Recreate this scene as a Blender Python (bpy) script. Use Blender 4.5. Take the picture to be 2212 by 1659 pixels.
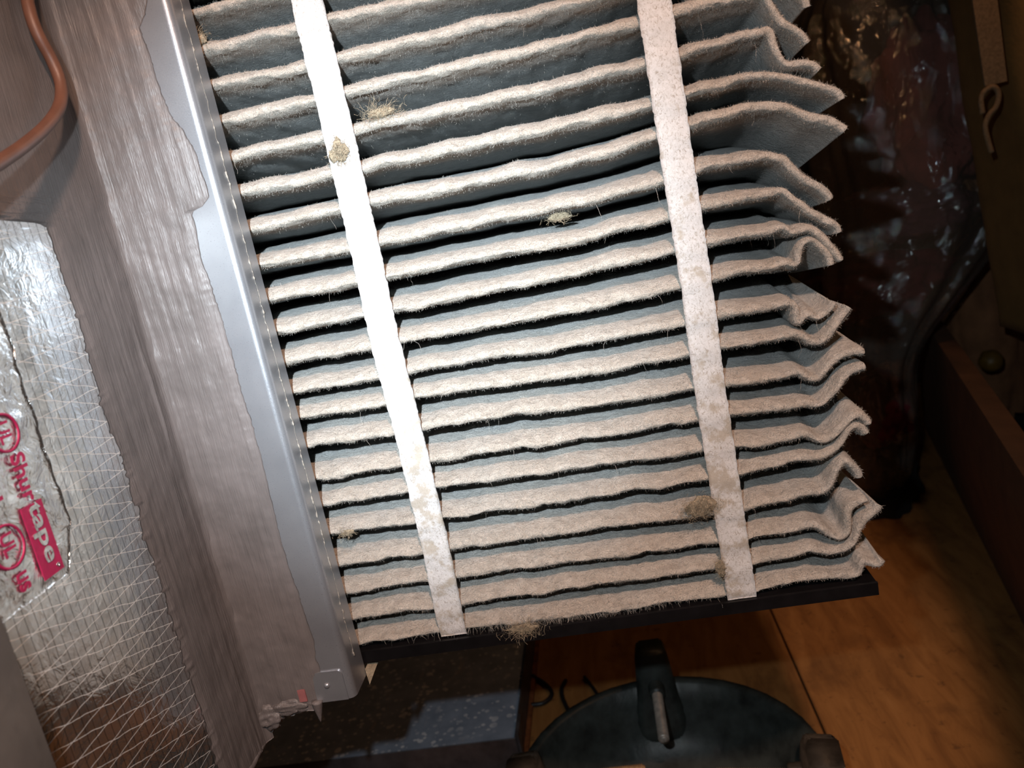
import bpy, math, random
import numpy as np
from mathutils import Matrix, Vector

for o in list(bpy.data.objects): bpy.data.objects.remove(o)
SC = bpy.context.scene
COL = SC.collection
random.seed(7); RNG = np.random.default_rng(11)

# ------------------------------------------------------------------ camera
# world: Z up, the filter face is the plane Y=0 facing -Y, X runs along the pleats
CX, CY, F = 1106.0, 829.5, 1770.566
_d = np.array([2700 - CX, 8700 - CY, F]); _d /= np.linalg.norm(_d)      # world -Z seen by the lens
_n = np.array([1260 - CX, 400 - CY, F]); _n /= np.linalg.norm(_n)       # world +Y seen by the lens
_x = np.cross(_n, -_d)
RM = np.stack([_x, _n, -_d])
CAM = np.array([0, -0.58, 0.0])
cam = bpy.data.objects.new('camera', bpy.data.cameras.new('camera')); COL.objects.link(cam)
cam.matrix_world = Matrix(((RM[0, 0], -RM[0, 1], -RM[0, 2], CAM[0]),
                           (RM[1, 0], -RM[1, 1], -RM[1, 2], CAM[1]),
                           (RM[2, 0], -RM[2, 1], -RM[2, 2], CAM[2]), (0, 0, 0, 1)))
cam.data.sensor_width = 36; cam.data.lens = F / 2212 * 36
cam.data.clip_start = 0.01
cam.data.dof.use_dof = True; cam.data.dof.focus_distance = 0.60; cam.data.dof.aperture_fstop = 9
SC.camera = cam

# ------------------------------------------------------------------ light
W = bpy.data.worlds.new('attic_dark'); SC.world = W; W.use_nodes = True
W.node_tree.nodes['Background'].inputs[0].default_value = (0.9, 0.62, 0.45, 1)
W.node_tree.nodes['Background'].inputs[1].default_value = 0.010
def aim(o, p): o.rotation_euler = (Vector(p) - o.location).to_track_quat('-Z', 'Y').to_euler()
def spot(name, loc, tgt, e, col, deg, blend, soft):
    o = bpy.data.objects.new(name, bpy.data.lights.new(name, 'SPOT')); COL.objects.link(o); o.location = loc
    o.data.energy = e; o.data.color = col; o.data.spot_size = math.radians(deg); o.data.spot_blend = blend; o.data.shadow_soft_size = soft; aim(o, tgt)
spot('phone_flash', (-0.06, -0.60, 0.105), (-0.10, 0, -0.10), 9.5, (0.86, 0.95, 1.0), 92, 0.8, 0.006)
spot('flashlight', (-0.06, -0.61, 0.105), (-0.14, 0, -0.035), 56, (0.78, 0.91, 1.0), 46, 1.0, 0.006)
spot('warm_work_lamp', (0.16, -0.85, 0.65), (-0.08, 0, -0.14), 55, (1.0, 0.63, 0.46), 42, 0.3, 0.03)
bl = bpy.data.objects.new('attic_bulb', bpy.data.lights.new('attic_bulb', 'POINT')); COL.objects.link(bl)  # invented warm fill, added to brighten the clear bag and canvas at right
bl.location = (0.62, 0.42, 0.62); bl.data.energy = 3.2; bl.data.color = (1.0, 0.52, 0.25); bl.data.shadow_soft_size = 0.04
SC.view_settings.view_transform = 'Standard'; SC.view_settings.look = 'None'
SC.view_settings.gamma = 1; SC.view_settings.exposure = 0; SC.view_settings.use_curve_mapping = False

# ------------------------------------------------------------------ helpers
def pw(px, py, axis, val):
    r = RM @ np.array([px - CX, py - CY, F]); return CAM + r * ((val - CAM[axis]) / r[axis])

def _hash(ix, iy, iz, s):
    h = (ix * 374761393 + iy * 668265263 + iz * 2147483647 + s * 1274126177) & 0xffffffff
    h = ((h ^ (h >> 13)) * 1274126177) & 0xffffffff
    h = ((h ^ (h >> 16)) * 2246822519) & 0xffffffff
    return ((h ^ (h >> 15)) & 0xffff) / 65535.0
def vn(x, y=0.0, z=0.0, s=0):
    """value noise in -1..1"""
    x, y, z = np.broadcast_arrays(np.asarray(x, float), np.asarray(y, float), np.asarray(z, float))
    ix, iy, iz = [np.floor(a).astype(np.int64) for a in (x, y, z)]
    fx, fy, fz = x - ix, y - iy, z - iz
    fx, fy, fz = [a * a * (3 - 2 * a) for a in (fx, fy, fz)]
    r = 0
    for dx in (0, 1):
        for dy in (0, 1):
            for dz in (0, 1):
                r = r + _hash(ix + dx, iy + dy, iz + dz, s) * (fx if dx else 1 - fx) * (fy if dy else 1 - fy) * (fz if dz else 1 - fz)
    return r * 2 - 1
def fbm(x, y=0.0, z=0.0, s=0, o=3):
    r, a = 0, 1.0
    for i in range(o):
        r = r + a * vn(np.asarray(x) * 2**i, np.asarray(y) * 2**i, np.asarray(z) * 2**i, s + i * 17); a *= .5
    return r

def tag(o, label=None, cat=None, group=None, kind=None):
    if label: o['label'] = label
    if cat: o['category'] = cat
    if group: o['group'] = group
    if kind: o['kind'] = kind
    return o
def empty(name, loc, label=None, cat=None, group=None, kind=None):
    o = bpy.data.objects.new(name, None); COL.objects.link(o); o.location = loc; o.empty_display_size = .02
    return tag(o, label, cat, group, kind)
def world_of(o):
    m = o.matrix_basis.copy()
    return (world_of(o.parent) @ o.matrix_parent_inverse @ m) if o.parent else m
def link(name, me, mat=None, parent=None, smooth=True):
    o = bpy.data.objects.new(name, me); COL.objects.link(o)
    if mat and not me.materials: me.materials.append(mat)
    if parent is not None:
        o.parent = parent; o.matrix_parent_inverse = world_of(parent).inverted()
    if smooth and len(me.polygons): me.polygons.foreach_set('use_smooth', [True] * len(me.polygons))
    return o
def mesh_np(name, V, Q, T=None):
    """numpy mesh from quads (n,4) and triangles (m,3)"""
    V = np.asarray(V, np.float32); Q = np.asarray(Q, np.int32).reshape(-1, 4)
    T = np.zeros((0, 3), np.int32) if T is None else np.asarray(T, np.int32).reshape(-1, 3)
    me = bpy.data.meshes.new(name); me.vertices.add(len(V)); me.vertices.foreach_set('co', V.ravel())
    idx = np.concatenate([Q.ravel(), T.ravel()]); me.loops.add(len(idx)); me.loops.foreach_set('vertex_index', idx)
    tot = np.concatenate([np.full(len(Q), 4), np.full(len(T), 3)]).astype(np.int32)
    st = np.concatenate([[0], np.cumsum(tot)[:-1]]).astype(np.int32)
    me.polygons.add(len(tot)); me.polygons.foreach_set('loop_start', st); me.polygons.foreach_set('loop_total', tot)
    me.update(calc_edges=True); me.validate(); return me
def gridq(nu, nv, off=0, flip=False, wrapu=False):
    i = np.arange(nu if wrapu else nu - 1)[:, None]; j = np.arange(nv - 1)[None, :]
    i2 = (i + 1) % nu
    q = np.stack([i * nv + j, i2 * nv + j, i2 * nv + j + 1, i * nv + j + 1], -1).reshape(-1, 4) + off
    return q[:, ::-1] if flip else q
def shell(name, P, t, mat, parent, nrm, sm=True):
    """closed thin slab from a grid of points P (nu,nv,3): front at P, back offset by nrm*-t"""
    nu, nv, _ = P.shape; B = P - np.asarray(nrm) * t
    V = np.concatenate([P.reshape(-1, 3), B.reshape(-1, 3)]); n = nu * nv
    Q = [gridq(nu, nv), gridq(nu, nv, n, True)]
    idx = np.arange(n).reshape(nu, nv)
    loop = np.concatenate([idx[:, 0], idx[-1, 1:], idx[::-1, -1][1:], idx[0, ::-1][1:-1]])
    l2 = np.roll(loop, -1); Q.append(np.stack([loop, l2, l2 + n, loop + n], -1))
    return link(name, mesh_np(name, V, np.concatenate(Q)), mat, parent, sm)
def box(name, lo, hi, mat, parent=None, bev=0.0, seg=2, rotz=0):
    import bmesh
    bm = bmesh.new(); bmesh.ops.create_cube(bm, size=1)
    lo, hi = np.array(lo, float), np.array(hi, float)
    for v in bm.verts: v.co = Vector((lo + hi) / 2 + np.array(v.co) * (hi - lo))
    if bev: bmesh.ops.bevel(bm, geom=bm.edges[:], offset=bev, segments=seg, affect='EDGES')
    if rotz:
        c = Vector((lo + hi) / 2); bmesh.ops.rotate(bm, verts=bm.verts, cent=c, matrix=Matrix.Rotation(rotz, 3, 'Z'))
    me = bpy.data.meshes.new(name); bm.to_mesh(me); bm.free()
    return link(name, me, mat, parent, bool(bev and seg > 1))
def tube(name, pts, r, mat, parent=None, n=12, closed=False, caps=True):
    P = np.asarray(pts, float); m = len(P); r = np.broadcast_to(np.asarray(r, float), (m,))
    T = np.gradient(P, axis=0); T /= np.linalg.norm(T, axis=1)[:, None] + 1e-12
    up = np.array([0.13, 0.31, 0.94]); N = np.cross(T, up); N /= np.linalg.norm(N, axis=1)[:, None] + 1e-9; B = np.cross(T, N)
    a = np.linspace(0, 2 * np.pi, n, endpoint=False)
    V = (P[:, None] + r[:, None, None] * (np.cos(a)[None, :, None] * N[:, None] + np.sin(a)[None, :, None] * B[:, None]))
    i = np.arange(m - 1)[:, None]; j = np.arange(n)[None]; j2 = (j + 1) % n
    Q = np.stack([i * n + j, i * n + j2, (i + 1) * n + j2, (i + 1) * n + j], -1).reshape(-1, 4)
    V = np.concatenate([V.reshape(-1, 3), P[:1], P[-1:]]); k = m * n
    jj = np.arange(n); T1 = np.stack([np.full(n, k), (jj + 1) % n, jj], -1); T2 = np.stack([np.full(n, k + 1), (m - 1) * n + jj, (m - 1) * n + (jj + 1) % n], -1)
    return link(name, mesh_np(name, V, Q, np.concatenate([T1, T2])), mat, parent)
def lathe(name, prof, c, mat, parent=None, n=48, f=None):
    """prof: list of (r,z) revolved about a vertical axis through c"""
    a = np.linspace(0, 2 * np.pi, n, endpoint=False); pr = np.array(prof)
    V = np.stack([pr[None, :, 0] * np.cos(a)[:, None], pr[None, :, 0] * np.sin(a)[:, None], np.broadcast_to(pr[None, :, 1], (n, len(pr)))], -1)
    if f is not None: V = f(V)
    return link(name, mesh_np(name, V.reshape(-1, 3) + np.asarray(c), gridq(n, len(pr), 0, False, True)), mat, parent)
def catmull(P, n):
    """centripetal-ish smooth resample of a polyline to n points equally spaced along its length"""
    P = np.asarray(P, float); Q = np.concatenate([[2 * P[0] - P[1]], P, [2 * P[-1] - P[-2]]]); out = []
    for i in range(1, len(Q) - 2):
        t = np.linspace(0, 1, 12, endpoint=False)[:, None]; a, b, c, d = Q[i - 1:i + 3]
        out.append(.5 * (2 * b + (c - a) * t + (2 * a - 5 * b + 4 * c - d) * t**2 + (3 * b - a - 3 * c + d) * t**3))
    out = np.concatenate(out + [P[-1:]]); s = np.concatenate([[0], np.cumsum(np.linalg.norm(np.diff(out, axis=0), axis=1))])
    u = np.linspace(0, s[-1], n); return np.stack([np.interp(u, s, out[:, k]) for k in range(out.shape[1])], -1)
def blur1(A, k):
    if k < 1: return A
    P = np.concatenate([np.repeat(A[:1], k, 0), A, np.repeat(A[-1:], k, 0)]); c = np.cumsum(np.concatenate([np.zeros_like(P[:1]), P]), 0)
    return (c[2 * k + 1:] - c[:-(2 * k + 1)]) / (2 * k + 1)

# ------------------------------------------------------------------ materials
class NT:
    def __init__(s, name):
        s.m = bpy.data.materials.new(name); s.m.use_nodes = True; s.t = s.m.node_tree; s.b = s.t.nodes['Principled BSDF']; s.o = s.t.nodes['Material Output']
    def n(s, typ, ins=None, **kw):
        x = s.t.nodes.new(typ)
        for k, v in kw.items(): setattr(x, k, v)
        for k, v in (ins or {}).items(): s.put(x.inputs[k], v)
        return x
    def put(s, sock, v):
        if isinstance(v, bpy.types.NodeSocket): s.t.links.new(v, sock)
        elif isinstance(v, bpy.types.Node): s.t.links.new(v.outputs[0], sock)
        else: sock.default_value = v
    def obj(s, scale=(1, 1, 1)):
        tc = s.n('ShaderNodeTexCoord'); mp = s.n('ShaderNodeMapping', {'Vector': tc.outputs['Object'], 'Scale': scale}); return mp.outputs[0]
    def noise(s, vec, scale, detail=4, rough=.6, dist=0):
        return s.n('ShaderNodeTexNoise', {'Vector': vec, 'Scale': scale, 'Detail': detail, 'Roughness': rough, 'Distortion': dist}).outputs['Fac']
    def ramp(s, fac, stops):
        r = s.n('ShaderNodeValToRGB', {'Fac': fac}); e = r.color_ramp.elements
        while len(e) < len(stops): e.new(.5)
        for k, (p, c) in enumerate(stops): e[k].position = p; e[k].color = (*c, 1) if len(c) == 3 else c
        return r.outputs[0]
    def math(s, op, a, b=0.0, c=0.0):
        return s.n('ShaderNodeMath', {0: a, 1: b, 2: c}, operation=op).outputs[0]
    def mix(s, f, a, b):
        x = s.n('ShaderNodeMix', data_type='RGBA'); s.put(x.inputs[0], f); s.put(x.inputs[6], a); s.put(x.inputs[7], b); return x.outputs[2]
    def bump(s, h, st=.5, d=.001, prev=None):
        ins = {'Height': h, 'Strength': st, 'Distance': d}
        if prev is not None: ins['Normal'] = prev
        return s.n('ShaderNodeBump', ins).outputs[0]
    def done(s, **kw):
        for k, v in kw.items(): s.put(s.b.inputs[k.replace('_', ' ')], v)
        return s.m
def C(r, g, b): return (r, g, b, 1)
def gr(v): return (v, v, v)

def mat_felt():
    t = NT('lint_coated_felt'); v = t.obj()
    at = t.n('ShaderNodeAttribute', attribute_name='dust')
    dn = t.noise(v, 130, 4); big = t.noise(v, 22, 2)
    tan = t.ramp(dn, [(.3, (.345, .30, .25)), (.7, (.49, .435, .375))]); cl = t.ramp(dn, [(.3, (.29, .30, .295)), (.7, (.40, .412, .405))])
    f = t.math('ADD', at.outputs['Fac'], t.math('MULTIPLY_ADD', big, .8, -.4)); f = t.n('ShaderNodeClamp', {0: f}).outputs[0]
    b1 = t.bump(t.noise(v, 900, 3, .75, .8), 1.0, .0014); b2 = t.bump(t.noise(v, 260, 3, .6, .5), .8, .003, b1)
    return t.done(Base_Color=t.mix(f, cl, tan), Roughness=.95, Normal=b2, Sheen_Weight=.2, Sheen_Roughness=.5, Specular_IOR_Level=.1)
def mat_strap():
    t = NT('white_cloth_strap'); v = t.obj((1, 1, .7))
    n = t.noise(v, 620, 4, .65, 1.2); base = t.ramp(n, [(.35, (.29, .265, .235)), (.45, (.44, .43, .42)), (.75, (.53, .52, .52))])
    z = t.n('ShaderNodeSeparateXYZ', {0: t.n('ShaderNodeTexCoord').outputs['Object']}).outputs
    d = t.noise(t.obj(), 60, 4, .65); lo = t.n('ShaderNodeMapRange', {'Value': z[2], 'From Min': .02, 'From Max': -.2, 'To Min': -.08, 'To Max': .05}).outputs[0]
    d = t.ramp(t.math('ADD', d, lo), [(.53, gr(0)), (.63, gr(.75))])
    return t.done(Base_Color=t.mix(d, base, C(.30, .26, .205)), Roughness=.85, Normal=t.bump(n, .5, .0008), Specular_IOR_Level=.2)
def mat_plain(name, col, rough=.6, metal=0, ns=60, var=.25, bump=.2, bd=.001, **kw):
    t = NT(name); v = t.obj(); n = t.noise(v, ns, 5)
    lo = tuple(c * (1 - var) for c in col); hi = tuple(min(1, c * (1 + var)) for c in col)
    return t.done(Base_Color=t.ramp(n, [(.3, lo), (.7, hi)]), Roughness=rough, Metallic=metal, Normal=t.bump(t.noise(v, ns * 6, 3), bump, bd), **kw)
def mat_mastic():
    t = NT('grey_duct_mastic'); v = t.obj((1, 1, .035)); w = t.obj((1, 1, .15))
    s1 = t.noise(v, 750, 3, .7, .3); s2 = t.noise(w, 90, 4, .6, 1.0); f = t.noise(t.obj(), 30, 3)
    col = t.ramp(f, [(.3, (.100, .088, .085)), (.7, (.132, .116, .113))])
    return t.done(Base_Color=col, Roughness=.42, Specular_IOR_Level=.4, Normal=t.bump(s2, .22, .003, t.bump(s1, .6, .0010)))
def mat_metal():
    t = NT('satin_galvanised_steel'); v = t.obj(); n = t.noise(v, 1500, 2, .5); b = t.noise(v, 18, 3)
    return t.done(Base_Color=t.ramp(b, [(.3, (.30, .31, .335)), (.7, (.375, .385, .41))]), Metallic=.7, Roughness=t.ramp(n, [(.3, gr(.27)), (.7, gr(.36))]), Normal=t.bump(n, .05, .0005))
def linemask(t, c, p, w):
    f = t.math('FRACT', t.math('DIVIDE', c, p)); return t.math('LESS_THAN', f, w / p)
def mat_foil(scrim=True, name='foil_scrim_facing', rough=.17, tint=(.78, .78, .77), crinkle=.5, metal=.96):
    t = NT(name); v = t.obj(); sx = t.n('ShaderNodeSeparateXYZ', {0: v}).outputs
    wob = t.math('MULTIPLY', t.noise(v, 45, 2), .0025)
    y = t.math('ADD', sx[1], wob); z = t.math('ADD', sx[2], wob)
    dirt = t.ramp(t.noise(v, 25, 4), [(.35, tuple(c * .72 for c in tint)), (.65, tint)])
    h = t.noise(v, 70, 4, .6, .8); nrm = t.bump(h, crinkle * .35, .004)
    if scrim:
        a = linemask(t, y, .0066, .0007)
        b = linemask(t, t.math('MULTIPLY_ADD', y, .33, z), .0108, .00045)
        c = linemask(t, t.math('MULTIPLY_ADD', y, -.06, z), .0108, .00045)
        m = t.math('MAXIMUM', a, t.math('MAXIMUM', b, c))
        col = t.mix(t.math('MULTIPLY', a, .6), dirt, C(.12, .11, .10)); col = t.mix(t.math('MULTIPLY', t.math('MAXIMUM', b, c), .38), col, C(1, .97, .92))
        nrm = t.bump(m, .35, .0006, nrm)
    else: col = dirt; 
    mt = t.math('MULTIPLY_ADD', t.math('MAXIMUM', b, c), -.6 * metal, metal) if scrim else metal
    return t.done(Base_Color=col, Metallic=mt, Roughness=rough, Normal=nrm)
def mat_wood():
    t = NT('stained_plywood'); v = t.obj((1, .18, 1)); u = t.obj()
    g = t.noise(v, 40, 6, .65, .6); st = t.noise(u, 9, 4); sp = t.noise(u, 55, 5, .7)
    col = t.ramp(g, [(.25, (.17, .070, .018)), (.55, (.32, .145, .040)), (.8, (.40, .20, .064))])
    col = t.mix(t.ramp(st, [(.55, gr(0)), (.7, gr(.6))]), col, C(.12, .05, .015)); col = t.mix(t.ramp(sp, [(.60, gr(0)), (.68, gr(.6))]), col, C(.09, .04, .014))
    return t.done(Base_Color=col, Roughness=.7, Normal=t.bump(g, .25, .002))
def mat_pan():
    t = NT('mineral_spotted_pan_steel'); v = t.obj()
    def spots(sc, lo):
        q = t.n('ShaderNodeTexVoronoi', {'Vector': v, 'Scale': sc}).outputs; return t.math('MULTIPLY', t.math('LESS_THAN', q[0], t.math('MULTIPLY', t.noise(v, sc * .9, 1), lo)), 1)
    n = t.noise(v, 30, 5); base = t.ramp(n, [(.3, (.26, .31, .40)), (.7, (.40, .46, .57))])
    m = t.math('MAXIMUM', spots(48, .42), spots(90, .5)); k = t.ramp(t.noise(v, 14, 3), [(.4, gr(.15)), (.6, gr(.9))])
    col = t.mix(t.math('MULTIPLY', m, k), base, C(.9, .9, .93))
    sc = t.ramp(t.noise(t.obj((1, .25, 1)), 55, 6, .7, 2), [(.60, gr(0)), (.66, gr(.6))]); col = t.mix(sc, col, C(.5, .48, .5))
    return t.done(Base_Color=col, Metallic=.1, Roughness=.5, Normal=t.bump(n, .1, .001))
def mat_clear():
    t = NT('clear_plastic_film'); v = t.obj((1, 1, .5))
    h = t.noise(v, 16, 5, .6, 1.5); nr = t.bump(h, .8, .02)
    tr = t.n('ShaderNodeBsdfTransparent', {'Color': C(.93, .91, .88)}); gl = t.n('ShaderNodeBsdfGlossy', {'Color': C(.9, .9, .9), 'Roughness': .07, 'Normal': nr})
    fr = t.n('ShaderNodeFresnel', {'IOR': 1.45, 'Normal': nr}); ff = t.math('MULTIPLY_ADD', fr.outputs[0], 1.2, .04)
    di = t.n('ShaderNodeBsdfDiffuse', {'Color': C(.6, .5, .42)}); m0 = t.n('ShaderNodeMixShader', {0: .10, 1: tr.outputs[0], 2: di.outputs[0]})
    mx = t.n('ShaderNodeMixShader', {0: ff, 1: m0.outputs[0], 2: gl.outputs[0]}); t.t.links.new(mx.outputs[0], t.o.inputs[0]); return t.m

M = dict(felt=mat_felt(), strap=mat_strap(), mastic=mat_mastic(), metal=mat_metal(), foil=mat_foil(), wood=mat_wood(), pan=mat_pan(), clear=mat_clear(),
         tape=mat_foil(False, 'plain_foil_tape', .2, (.82, .82, .81), 1.6),
         flap=mat_foil(False, 'dusty_foil_wrap', .6, (.14, .12, .105), .4, .3),
         black=mat_plain('black_plastic_rail', (.005, .0045, .005), .28, 0, 80, .3, .1, .0005),
         wire=mat_plain('brown_wire_sheath', (.11, .046, .028), .5, 0, 90, .15, .1, .0005),
         ink=mat_plain('magenta_print_ink', (.42, .012, .085), .45, .2, 200, .15, .15, .0005),
         fade=mat_plain('faded_red_patch', (.24, .085, .085), .6), dust=mat_plain('tan_dust_clump', (.36, .29, .20), .95, 0, 300, .35, .8, .002),
         bead=mat_plain('dried_dust_bead', (.27, .245, .21), .9, 0, 400, .3, .5, .001),
         rust=mat_plain('rusty_steel_edge', (.20, .065, .02), .7, .2, 60, .5, .3, .001),
         panside=mat_plain('dull_pan_side_steel', (.10, .09, .095), .5, .4, 30, .4, .2, .001),
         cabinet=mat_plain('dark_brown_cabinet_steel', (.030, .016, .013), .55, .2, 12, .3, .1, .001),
         stand=mat_plain('dusty_dark_green_plastic', (.028, .034, .032), .45, 0, 40, .6, .25, .001),
         lug=mat_plain('scuffed_dark_plastic', (.035, .030, .024), .4, 0, 50, .5, .4, .001),
         bolt=mat_plain('dull_zinc_bolt', (.46, .40, .35), .45, .35, 120, .3, .2, .0005),
         copper=mat_plain('rusty_bolt', (.42, .27, .15), .42, .5, 120, .35, .2, .0005),
         cable=mat_plain('black_cable', (.012, .012, .014), .4),
         card=mat_plain('brown_cardboard', (.15, .068, .030), .85, 0, 20, .2, .15, .001),
         canvas=mat_plain('brown_canvas', (.26, .145, .045), .9, 0, 25, .15, .5, .001),
         web=mat_plain('woven_webbing_tape', (.27, .17, .09), .9, 0, 300, .3, .8, .001),
         pink=mat_plain('dusty_red_knit', (.26, .075, .065), .95, 0, 18, .3, .5, .002),
         maroon=mat_plain('maroon_cloth', (.13, .014, .022), .9, 0, 18, .4, .4, .002),
         plum=mat_plain('plum_cloth', (.12, .045, .06), .9, 0, 18, .3, .4, .002),
         navy=mat_plain('navy_cloth', (.012, .020, .05), .9, 0, 18, .4, .4, .002),
         blackcloth=mat_plain('black_cloth', (.008, .007, .008), .95, 0, 18, .4, .4, .002),
         brownc=mat_plain('tan_brown_cloth', (.26, .12, .055), .9, 0, 18, .3, .4, .002),
         olive=mat_plain('olive_cloth', (.075, .07, .035), .9, 0, 18, .3, .4, .002),
         attic=mat_plain('dark_attic_boards', (.05, .03, .018), .9, 0, 8, .4, .3, .003),
         blue=mat_plain('blue_plastic', (.02, .04, .12), .4))

# ------------------------------------------------------------------ setting: floor and wall
FZ = -0.75
floor = empty('floor', (0, .5, FZ), kind='structure')
for x0, x1 in ((-1.4, .187), (.190, 1.5)):
    o = box('plywood_sheet', (x0, -.9, FZ - .018), (x1, 2.0, FZ), M['wood'], floor, .0015, 1)
box('subfloor', (-1.4, -.9, FZ - .03), (1.5, 2.0, FZ - .0182), M['attic'], floor)
wall = empty('wall_back', (0, 1.9, FZ), kind='structure')
for i in range(14):
    x = -1.4 + i * .207
    box('wall_board', (x, 1.86, FZ), (x + .203, 1.90, 1.1), M['attic'], wall, .003, 1)
box('wall_sheathing', (-1.4, 1.90, FZ), (1.5, 1.92, 1.1), M['attic'], wall)

# ------------------------------------------------------------------ the pleated filter
Y50 = [48, 130, 219, 305, 388, 475, 554, 630, 703, 772, 831, 899, 974, 1034, 1102, 1172, 1236, 1295, 1352]
Y25 = [5, 82, 173, 263, 348, 436, 518, 590, 667, 742, 810, 877, 947, 1010, 1077, 1145, 1210, 1270, 1330]
K = 4.1475
A5 = lambda L: [(1480 + x / K, y / K) for x, y in L]
A6 = lambda L: [(1480 + x / K, 300 + y / K) for x, y in L]
A7 = lambda L: [(1500 + x / K, 600 + y / K) for x, y in L]
A8 = lambda L: [(1540 + x / K, 900 + y / K) for x, y in L]
ENDS = [  # how each ridge waves beyond the second strap, up to its cut end (traced, laid on the face plane)
 A5([(0,-310),(200,-380),(420,-430),(640,-460),(740,-440),(800,-330),(900,-200),(1000,-110),(1080,-20),(1100,60)]),
 A5([(0,75),(100,48),(250,15),(400,-10),(560,-35),(680,-60),(740,-20),(800,85),(880,190),(960,240),(1050,300),(1105,380)]),
 A5([(0,480),(60,445),(150,420),(300,390),(420,345),(550,305),(650,295),(730,270),(770,295),(795,385),(830,480),(880,560),(930,590),(1000,575),(1080,570),(1160,585),(1205,625)]),
 A5([(0,850),(100,815),(200,785),(330,765),(450,715),(560,685),(680,672),(800,680),(930,695),(1040,725),(1150,760),(1280,790),(1380,830),(1415,885)]),
 A5([(10,1130),(100,1100),(200,1065),(320,1042),(430,1010),(540,968),(680,946),(820,945),(930,962),(1040,1010),(1150,1050),(1290,1080),(1380,1120),(1435,1160)]),
 A6([(70,295),(200,238),(330,222),(470,195),(580,168),(720,155),(830,170),(900,195),(950,250),(1020,320),(1100,380),(1200,430),(1280,495),(1310,545)]),
 A6([(110,630),(200,592),(320,575),(430,550),(540,523),(640,510),(750,490),(870,480),(930,515),(980,560),(1050,598),(1110,650),(1200,700),(1290,745),(1360,790),(1382,840)]),
 A6([(160,940),(280,912),(400,890),(520,862),(640,845),(760,828),(840,802),(890,795),(930,825),(965,845),(1020,825),(1090,805),(1160,825),(1230,880),(1300,960),(1360,1030),(1405,1090)]),
 A6([(200,1265),(320,1232),(430,1195),(550,1172),(680,1162),(800,1150),(900,1122),(980,1135),(1020,1105),(1030,1020),(1050,960),(1090,920),(1140,910),(1200,945),(1260,1000),(1300,1060),(1318,1130)]),
 A7([(170,352),(300,322),(450,300),(600,280),(720,260),(800,242),(865,237),(902,270),(915,340),(925,398),(952,405),(985,360),(1035,335),(1080,358),(1120,362),(1180,322),(1235,270),(1260,225)]),
 A7([(210,622),(330,610),(450,587),(600,562),(720,545),(820,520),(900,502),(970,520),(1030,560),(1100,580),(1160,560),(1220,500),(1280,420),(1340,340),(1392,265)]),
 A7([(250,952),(400,940),(550,920),(700,900),(830,880),(930,852),(990,880),(1060,910),(1120,900),(1170,850),(1220,790),(1300,720),(1380,682),(1460,665),(1525,672)]),
 A7([(300,1222),(450,1212),(600,1190),(750,1170),(900,1152),(1000,1132),(1090,1145),(1150,1130),(1210,1080),(1270,1010),(1330,920),(1400,850),(1480,812),(1535,802)]),
 A7([(360,1502),(500,1500),(650,1480),(800,1452),(940,1420),(1020,1412),(1090,1450),(1160,1470),(1230,1440),(1300,1380),(1370,1310),(1430,1252),(1500,1242),(1555,1285),(1572,1320)]),
 A8([(230,512),(350,482),(480,457),(600,432),(720,392),(850,377),(960,370),(1050,332),(1120,290),(1180,210),(1220,132),(1280,97),(1340,107),(1382,160)]),
 A8([(280,832),(400,792),(550,762),(680,740),(780,706),(880,690),(970,685),(1040,640),(1080,570),(1110,490),(1150,432),(1200,405),(1250,440),(1305,500),(1322,550)]),
 A8([(320,1092),(420,1062),(550,1045),(680,1030),(800,1002),(880,985),(960,1000),(1040,1050),(1110,1085),(1170,1080),(1212,1030),(1215,940),(1212,870),(1245,812),(1310,775),(1385,748)]),
 A8([(370,1322),(500,1282),(640,1260),(760,1230),(860,1202),(960,1205),(1060,1220),(1160,1200),(1240,1150),(1290,1080),(1320,990),(1370,920),(1430,870),(1475,830),(1495,790)]),
 A8([(400,1555),(600,1508),(800,1468),(1000,1448),(1200,1438),(1300,1415),(1330,1350),(1355,1305),(1420,1320),(1490,1330),(1525,1290)]),
]
XL, NM, NR, DEP = -0.312, 215, 110, 0.125
RIDGE = []
for k in range(-2, 19):
    j = max(k, 0); up = (j - k) * .0244
    a, b = pw(1050, Y50[j], 1, 0), pw(1250, Y25[j], 1, 0)
    e = np.array([pw(px, py, 1, 0) for px, py in ENDS[j if k >= 0 else (1 if k == -1 else 0)]])
    if k < 0: e = e + np.array([.004 * k, 0, a[2] + up - e[0, 2]])
    pts = np.array([[XL, 0, a[2] + up], [-.18, 0, a[2] + up], [a[0], 0, a[2] + up], [b[0], 0, b[2] + up], e[0]])
    xs = np.linspace(XL, e[0, 0], NM); zz = np.interp(xs, pts[:, 0], pts[:, 2]); zz = blur1(zz[:, None], 14)[:, 0]
    main = np.stack([xs, np.zeros(NM), zz], -1)
    main[:, 2] += (.0011 + .00045 * max(0, (k - 6) / 12)) * fbm(xs / .022, k * 3.3, 0, 5, 3) * np.clip((e[0, 0] - xs) / .03, 0, 1)
    main[-12:, 2] += (e[0, 2] - main[-1, 2]) * np.linspace(0, 1, 12) ** 2
    rt = catmull(e, NR + 1)[1:]
    R = np.concatenate([main, rt])
    R[:, 1] += .0012 * fbm(R[:, 0] / .03, k * 1.7, 3, 9, 2)
    RIDGE.append(R)
NP = len(RIDGE); NS = NM + NR
sR = np.clip((np.arange(NS) - NM) / NR, 0, 1)
VAL = []                                                              # the valleys between the ridges, DEP behind the face
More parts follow.
